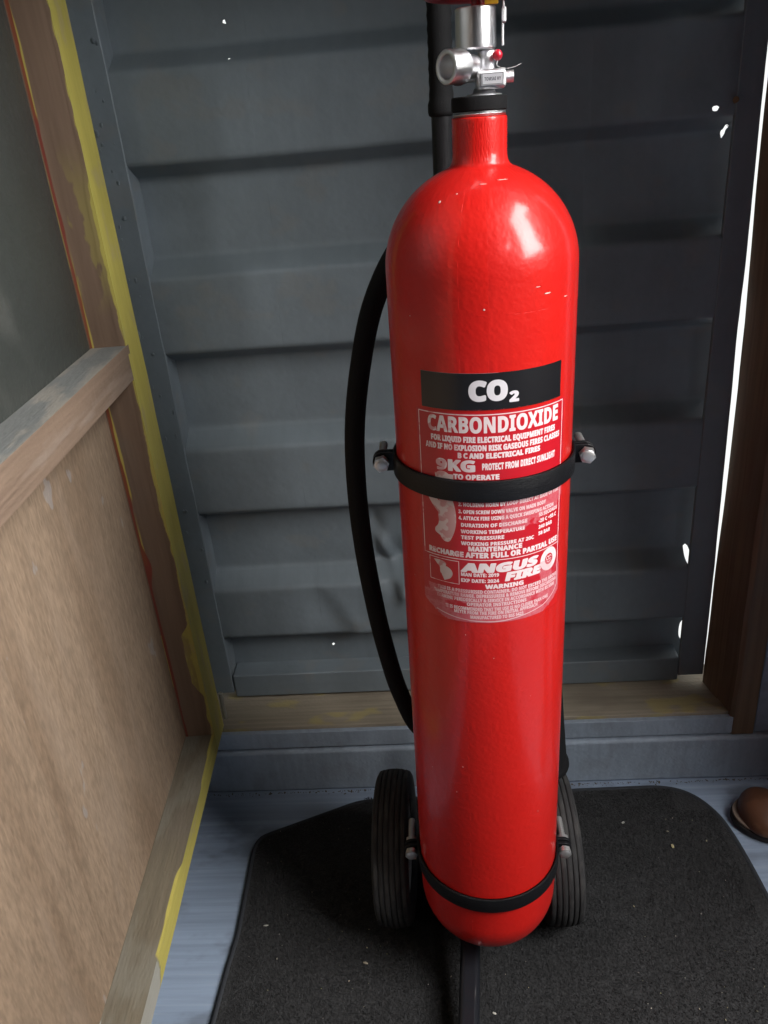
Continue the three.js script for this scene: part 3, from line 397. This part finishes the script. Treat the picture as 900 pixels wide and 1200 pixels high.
// wheels
for (const s of [-1, 1]) {
  const wheel = mesh('wheel', (() => { const g = lathe([[0.012, -0.02], [0.03, -0.02], [0.034, -0.008], [0.058, -0.008], [0.063, -0.019], [0.066, -0.019], [0.066, 0.019], [0.063, 0.019], [0.058, 0.008], [0.034, 0.008], [0.03, 0.02], [0.012, 0.02], [0.012, -0.02]], 48); g.rotateZ(-Math.PI / 2); return g; })(), std({ color: lin(0.42, 0.42, 0.42), roughness: 0.5, metalness: 0.3 }), ext);
  wheel.position.set(s < 0 ? -0.117 : 0.094, 0.1, -0.083); wheel.scale.x = 0.84; wheel.rotation.z = 0.0171; wheel.rotation.y = s * R(2);
  const tyre = mesh('tyre', (() => {
    const p = [[0.064, -0.02], [0.07, -0.0245], [0.082, -0.0275], [0.0915, -0.0268], [0.0962, -0.0235]], top = 0.0995, w = 0.0228, grooves = [-0.0165, -0.0085, 0, 0.0085, 0.0165];
    const crown = (x) => top - 0.0032 * (x / w) ** 2; p.push([crown(-w), -w]);
    for (const q of grooves) p.push([crown(q), q - 0.0012], [crown(q) - 0.0016, q - 0.0006], [crown(q) - 0.0016, q + 0.0006], [crown(q), q + 0.0012]);
    p.push([crown(w), w], [0.0962, 0.0235], [0.0915, 0.0268], [0.082, 0.0275], [0.07, 0.0245], [0.064, 0.02]);
    const g = lathe(p, 96); g.rotateZ(-Math.PI / 2); return g;
  })(), std({ map: tex(512, 256, [1, 1], (x, y) => { const k = 0.7 + 0.7 * fbm(x * 60, y * 30, 801 + s, 4), d = sstep(0.5, 0.75, fbm(x * 25, y * 12, 805 + s, 4)); return mix3([0.022 * k, 0.0215 * k, 0.0225 * k], [0.075, 0.071, 0.067], d * 0.45); }), bumpMap: redBump, bumpScale: 0.0005, roughness: 0.85 }), wheel);
  mesh('hub_cap', (() => { const g = cyl(0.011, 0.016, 20); g.rotateZ(Math.PI / 2); g.translate(s * 0.0285, 0, 0); return g; })(), mSteel, wheel);
}
// valve
const vz = 0.0;
mesh('collar', lathe([[0.012, 0.9812], [0.0205, 0.9812], [0.0215, 0.9822], [0.0215, 0.9905], [0.0205, 0.9915], [0.012, 0.9912]], 56), mRubber, ext);
const valve = mesh('valve', (() => {
  const gs = []; const L = (pts, x = 0, y = 0, z = 0) => { const g = flat(lathe(pts, 40)); g.translate(x, y, z); gs.push(g); };
  L([[0, 0.9775], [0.0204, 0.9775], [0.0204, 0.981], [0, 0.981]]);                                   // bright ring below the collar
  L([[0, 0.990], [0.0135, 0.990], [0.0135, 0.9925], [0.009, 0.9932], [0.0078, 0.9965], [0, 0.9965]], 0.004);
  L([[0, 1.0075], [0.0066, 1.0075], [0.0066, 1.0215], [0, 1.0215]], 0.006);                         // stem
  L([[0, 1.0222], [0.0138, 1.0222], [0.0153, 1.0238], [0.0153, 1.049], [0.0146, 1.0498], [0, 1.0498]], -0.002);   // bonnet
  const b = new RoundedBoxGeometry(0.0224, 0.0132, 0.022, 3, 0.003); b.translate(0.0085, 1.0022, 0.004); gs.push(flat(b));
  const c = new RoundedBoxGeometry(0.0105, 0.0115, 0.014, 3, 0.003); c.translate(-0.007, 1.007, 0.0); gs.push(flat(c));
  const plug = new THREE.CylinderGeometry(0.0048, 0.0048, 0.007, 6); plug.rotateZ(Math.PI / 2); plug.translate(0.0225, 1.0035, 0.002); gs.push(flat(plug));
  for (const g of gs) for (const k of Object.keys(g.attributes)) if (!['position', 'normal', 'uv'].includes(k)) g.deleteAttribute(k);
  return mergeGeometries(gs);
})(), mChrome, ext);
const outlet = mesh('outlet', (() => { const g = lathe([[0.0, 0.0], [0.0075, 0.0], [0.0085, 0.004], [0.0085, 0.012], [0.0112, 0.0125], [0.0118, 0.0135], [0.0118, 0.0285], [0.0112, 0.0295], [0.0085, 0.0295], [0.0078, 0.028], [0.0074, 0.016], [0, 0.016]], 40); g.rotateX(Math.PI / 2); return g; })(), mChrome, ext);
outlet.position.set(-0.003, 1.0115, 0.004); outlet.rotation.set(0, R(-50), 0);
mesh('outlet_nut', (() => { const g = new THREE.CylinderGeometry(0.0125, 0.0125, 0.007, 6, 1, true); g.rotateX(Math.PI / 2); return g; })(), mChrome, outlet).position.z = 0.018;
mesh('safety_pin', (() => { const a = new RoundedBoxGeometry(0.0034, 0.0105, 0.007, 3, 0.0014); a.translate(0.0185, 1.0435, 0.004); const b = new THREE.CylinderGeometry(0.0009, 0.0009, 0.017, 8); b.translate(0.0178, 1.0325, 0.004); const c = new THREE.CylinderGeometry(0.0006, 0.0012, 0.006, 8); c.translate(0.0183, 1.051, 0.004); return mergeGeometries([flat(a), flat(b), flat(c)]); })(), mChrome, ext);
mesh('yellow_tag', new RoundedBoxGeometry(0.0098, 0.007, 0.003, 2, 0.0006).translate(0.0088, 1.0535, 0.0125), std({ color: lin(0.75, 0.42, 0.02), roughness: 0.5 }), ext);
mesh('seal', new THREE.SphereGeometry(0.0038, 18, 12).translate(0.0135, 1.0178, 0.008), phy({ color: lin(0.55, 0.01, 0.03), roughness: 0.3, clearcoat: 0.5 }), ext);
mesh('seal_wire', mergeGeometries([tube([[0.0135, 1.0145, 0.009], [0.0128, 1.011, 0.011], [0.0145, 1.0095, 0.012], [0.019, 1.0085, 0.012]], 0.0004, 16, 6), tube([[0.012, 1.0085, 0.015], [0.018, 1.0082, 0.013], [0.026, 1.0092, 0.011], [0.031, 1.011, 0.01]], 0.00028, 16, 6)]), mSteel, ext);
{ const [c, g] = canvas(256, 128); g.fillStyle = '#e9e9ee'; g.fillRect(0, 0, 256, 128); g.strokeStyle = '#333'; g.lineWidth = 5; g.strokeRect(8, 8, 240, 112); g.fillStyle = '#3a3a44'; write(g, 'TOMSAI HY', 128, 82, 36, { align: 'center', w: 190 });
  const p = mesh('maker_plate', new THREE.BoxGeometry(0.0165, 0.0082, 0.0008), [0, 1, 2, 3, 5].reduce((a, i) => { a[i] = mSteel; return a; }, Object.assign([], { 4: std({ map: canTex(c), metalness: 0.5, roughness: 0.35 }) })), ext); p.position.set(0.0092, 1.0022, 0.0156); }
mesh('handwheel', (() => { const a = new THREE.TorusGeometry(0.036, 0.009, 16, 48); a.rotateX(Math.PI / 2); a.translate(0, 1.0655, 0); const gs = [flat(a)]; for (let i = 0; i < 5; i++) { const b = new THREE.CylinderGeometry(0.0045, 0.0045, 0.03, 12); b.rotateZ(Math.PI / 2); b.translate(0.016, 1.0655, 0); b.rotateY(i * 1.2566 + 0.3); gs.push(flat(b)); } const h = cyl(0.011, 0.02, 24); h.translate(0, 1.066, 0); gs.push(flat(h)); const st = cyl(0.005, 0.02, 16); st.translate(0, 1.054, 0); gs.push(flat(st)); return mergeGeometries(gs); })(), phy({ color: lin(0.32, 0.012, 0.02), roughness: 0.4, clearcoat: 0.4, clearcoatRoughness: 0.2 }), ext);

// ------------------------------------------------------------------ shoes
// SDF bodies: list of tapered capsules [x, y, z, r, x, y, z, r] meshed with marching cubes
function blob(caps, lo, hi, cell, k = 0.02, cut) {
  const ext3 = [0, 1, 2].map((i) => hi[i] - lo[i]), size = Math.max(...ext3), n = Math.min(150, Math.ceil(size / cell) + 4), mc = new MarchingCubes(n, new THREE.MeshStandardMaterial(), false, false, 300000); mc.isolation = 0;
  const c0 = lo.map((v, i) => v + ext3[i] / 2), half = size / 2 + cell * 2, hs = n / 2;
  for (let z = 0; z < n; z++) for (let y = 0; y < n; y++) for (let x = 0; x < n; x++) {
    const px = c0[0] + (x - hs) / hs * half, py = c0[1] + (y - hs) / hs * half, pz = c0[2] + (z - hs) / hs * half; let d = 1;
    for (const [ax, ay, az, ar, bx, by, bz, br] of caps) { const ux = bx - ax, uy = by - ay, uz = bz - az, L = ux * ux + uy * uy + uz * uz || 1e-9, t = clamp(((px - ax) * ux + (py - ay) * uy + (pz - az) * uz) / L), e = Math.hypot(px - ax - ux * t, py - ay - uy * t, pz - az - uz * t) - mix(ar, br, t); const h = clamp(0.5 + 0.5 * (d - e) / k); d = mix(d, e, h) - k * h * (1 - h); }
    if (cut) d = Math.max(d, cut(px, py, pz)); mc.field[x + y * n + z * n * n] = -d;
  }
  mc.update(); const g = new THREE.BufferGeometry(), P = new Float32Array(mc.count * 3); for (let i = 0; i < mc.count; i++) for (let q = 0; q < 3; q++) P[i * 3 + q] = mc.positionArray[i * 3 + q] * half + c0[q];
  g.setAttribute('position', new THREE.BufferAttribute(P, 3)); const m = mergeVertices(g, 1e-5); m.computeVertexNormals(); return metreUV(m.toNonIndexed());
}
const person = thing('person', 'person in brown leather shoes standing at the right edge, only a toe showing', 'person', [0.618, 0, -0.742]);
{ // local axes: the person faces -x; z = -0.06 is the right foot
  const F = [[-0.125, 0.0], [0.07, 0.05]], skin = std({ color: lin(0.24, 0.125, 0.075), roughness: 0.55 });
  const S = (z) => [0.035, 1.43, z];
  const lean = (c) => c.map((v, i) => { const k = i % 4; return k === 0 ? v - 0.05 * sstep(0.75, 1.5, c[i + 1]) : v; });   // upper body bent a little towards the extinguisher
  const B = (caps, lo, hi, cell, k, cut) => blob(caps.map(lean), lo, hi, cell, k, cut);
  mesh('body', B([[0.02, 1.38, 0.02, 0.06, 0.005, 1.5, 0.02, 0.05], [0, 1.6, 0.02, 0.088, -0.01, 1.63, 0.02, 0.085], [-0.02, 1.55, 0.02, 0.062, -0.045, 1.545, 0.02, 0.05], [-0.09, 1.585, 0.02, 0.012, -0.1, 1.565, 0.02, 0.016], [0.005, 1.575, -0.065, 0.016, 0.008, 1.6, -0.068, 0.018], [0.005, 1.575, 0.105, 0.016, 0.008, 1.6, 0.108, 0.018]], [-0.31, 1.32, -0.12], [0.06, 1.75, 0.16], 0.008, 0.02), skin, person);
  mesh('hair', B([[0.02, 1.655, 0.02, 0.09, 0.0, 1.675, 0.02, 0.075], [0.05, 1.6, 0.02, 0.065, 0.04, 1.64, 0.02, 0.075]], [-0.28, 1.5, -0.1], [0.06, 1.78, 0.14], 0.009), std({ color: lin(0.015, 0.012, 0.01), roughness: 0.8 }), person);
  const shirtMat = std({ color: lin(0.035, 0.038, 0.045), roughness: 0.9, bumpMap: greyBump, bumpScale: 0.003 });
  mesh('jacket', B([[0.03, 0.95, 0.0, 0.13, 0.03, 1.28, 0.02, 0.14], [0.03, 0.95, -0.06, 0.105, 0.03, 1.34, -0.09, 0.09], [0.03, 0.95, 0.1, 0.11, 0.03, 1.34, 0.15, 0.09], [0.03, 1.39, -0.12, 0.06, 0.04, 1.14, -0.15, 0.052], [0.04, 1.14, -0.15, 0.05, -0.02, 0.95, -0.11, 0.045], [0.03, 1.39, 0.19, 0.06, 0.04, 1.14, 0.25, 0.054], [0.04, 1.14, 0.25, 0.052, -0.03, 0.95, 0.17, 0.045]], [-0.2, 0.8, -0.22], [0.2, 1.48, 0.33], 0.013, 0.03, (x, y) => 0.85 - y), shirtMat, person);
  mesh('trousers', blob([[0.02, 0.93, -0.03, 0.11, 0.02, 0.93, 0.08, 0.11], [0.02, 0.85, -0.07, 0.09, 0.03, 0.5, F[0][0], 0.062], [0.03, 0.5, F[0][0], 0.062, 0.05, 0.075, F[0][0], 0.052], [0.02, 0.85, 0.085, 0.09, 0.05, 0.5, F[1][0], 0.062], [0.05, 0.5, F[1][0], 0.062, 0.09, 0.075, F[1][0], 0.052]], [-0.12, 0.05, -0.22], [0.19, 1.05, 0.22], 0.013, 0.02, (x, y) => 0.07 - y), std({ color: lin(0.02, 0.021, 0.026), roughness: 0.95, bumpMap: greyBump, bumpScale: 0.003 }), person);
  const leather = phy({ map: tex(256, 256, [0.2, 0.2], (x, y) => { const k = 0.6 + 0.8 * fbm(x * 40, y * 40, 901, 4); return mix3([0.105 * k, 0.042 * k, 0.02 * k], [0.17, 0.085, 0.045], sstep(0.55, 0.8, fbm(x * 70, y * 70, 905, 3)) * 0.4); }), roughness: 0.5, clearcoat: 0.1 });
  const outline = (o) => { const s = new THREE.Shape(), a = 0.046 + o; s.moveTo(0.065, -0.03 - o); s.bezierCurveTo(0.0, -0.035 - o, -0.06, -0.04 - o, -0.1, -0.047 - o); s.bezierCurveTo(-0.17 - o, -0.055 - o, -0.212 - o, -0.03 - o, -0.212 - o, 0.0); s.bezierCurveTo(-0.212 - o, 0.03 + o, -0.17 - o, 0.052 + o, -0.1, 0.048 + o); s.bezierCurveTo(-0.04, 0.043 + o, 0.0, 0.036 + o, 0.065, 0.03 + o); s.bezierCurveTo(0.1 + o, 0.025, 0.1 + o, -0.025, 0.065, -0.03 - o); return s; };
  const slab = (o, y0, y1, b) => { const g = new THREE.ExtrudeGeometry(outline(o), { depth: y1 - y0 - 2 * b, bevelEnabled: true, bevelSize: b, bevelThickness: b, bevelSegments: 3, curveSegments: 20, bevelOffset: -b }); g.rotateX(-Math.PI / 2); g.translate(0, y0 + b, 0); return metreUV(g); };
  for (const [fz, fx, turn] of [[F[0][0], 0.0, -0.1], [F[1][0], 0.045, 0.12]]) {
    const shoe = mesh('shoe', blob([[-0.178, 0.013, 0, 0.026, -0.12, 0.018, 0, 0.036], [-0.172, 0.013, 0.021, 0.024, -0.172, 0.013, -0.021, 0.024], [-0.12, 0.022, 0.01, 0.032, -0.03, 0.05, 0, 0.04], [-0.03, 0.06, 0, 0.042, 0.03, 0.09, 0, 0.042], [0.055, 0.04, 0, 0.036, 0.045, 0.1, 0, 0.04]], [-0.22, 0.0, -0.07], [0.1, 0.16, 0.07], 0.0035, 0.018, (x, y) => Math.max(0.0125 - y, y - 0.115)), leather, person);
    shoe.position.set(fx, 0, fz); shoe.rotation.y = turn;
    mesh('sole', slab(0.002, 0.001, 0.0115, 0.002), std({ color: lin(0.02, 0.017, 0.016), roughness: 0.8 }), shoe);
    mesh('welt', slab(0.0005, 0.0116, 0.016, 0.0018), std({ color: lin(0.16, 0.115, 0.09), roughness: 0.75 }), shoe);
  }
}

// ------------------------------------------------------------------ daylight openings, out of view
const glow = (o, f) => std({ color: 0, emissive: lin(...o.color), emissiveIntensity: f, roughness: 1 });
const rightWall = thing('side_wall', 'painted side wall with a window, right of the frame', 'wall'); rightWall.userData.kind = 'structure';
{ const x0 = KEY.x, x1 = KEY.x + 0.1, ya = KEY.y - KEY.h / 2, yb = KEY.y + KEY.h / 2, W = (a, b, c, d) => mesh('wall_panel', box(x0, x1, a, b, c, d, 'y', 0), mJamb, rightWall);
  W(0.001, ya, -0.977, 2.3); W(yb, 3.0, -0.977, 2.3); let z = -0.977; for (const o of [KEY, OPEN]) { W(ya + 0.0005, yb - 0.0005, z, o.z - o.w / 2); z = o.z + o.w / 2; if (o.h < KEY.h) { W(ya + 0.0005, o.y - o.h / 2, o.z - o.w / 2 + 0.0005, z - 0.0005); W(o.y + o.h / 2, yb - 0.0005, o.z - o.w / 2 + 0.0005, z - 0.0005); } } W(ya + 0.0005, yb - 0.0005, z, 2.3); }
for (const [o, l] of [[KEY, 'large bright window high in the side wall, right of the frame'], [OPEN, 'small bright window high in the side wall, behind the camera']]) {
  const win = thing('window', l, 'window', [o.x, o.y, o.z]);
  mesh('pane', new THREE.BoxGeometry(0.006, o.h - 0.002, o.w - 0.002).translate(0.02, 0, 0), glow(o, 6), win);
}

scene.traverse((o) => { if (o.isMesh) { o.castShadow = true; o.receiveShadow = true; } });
renderer.render(scene, camera);
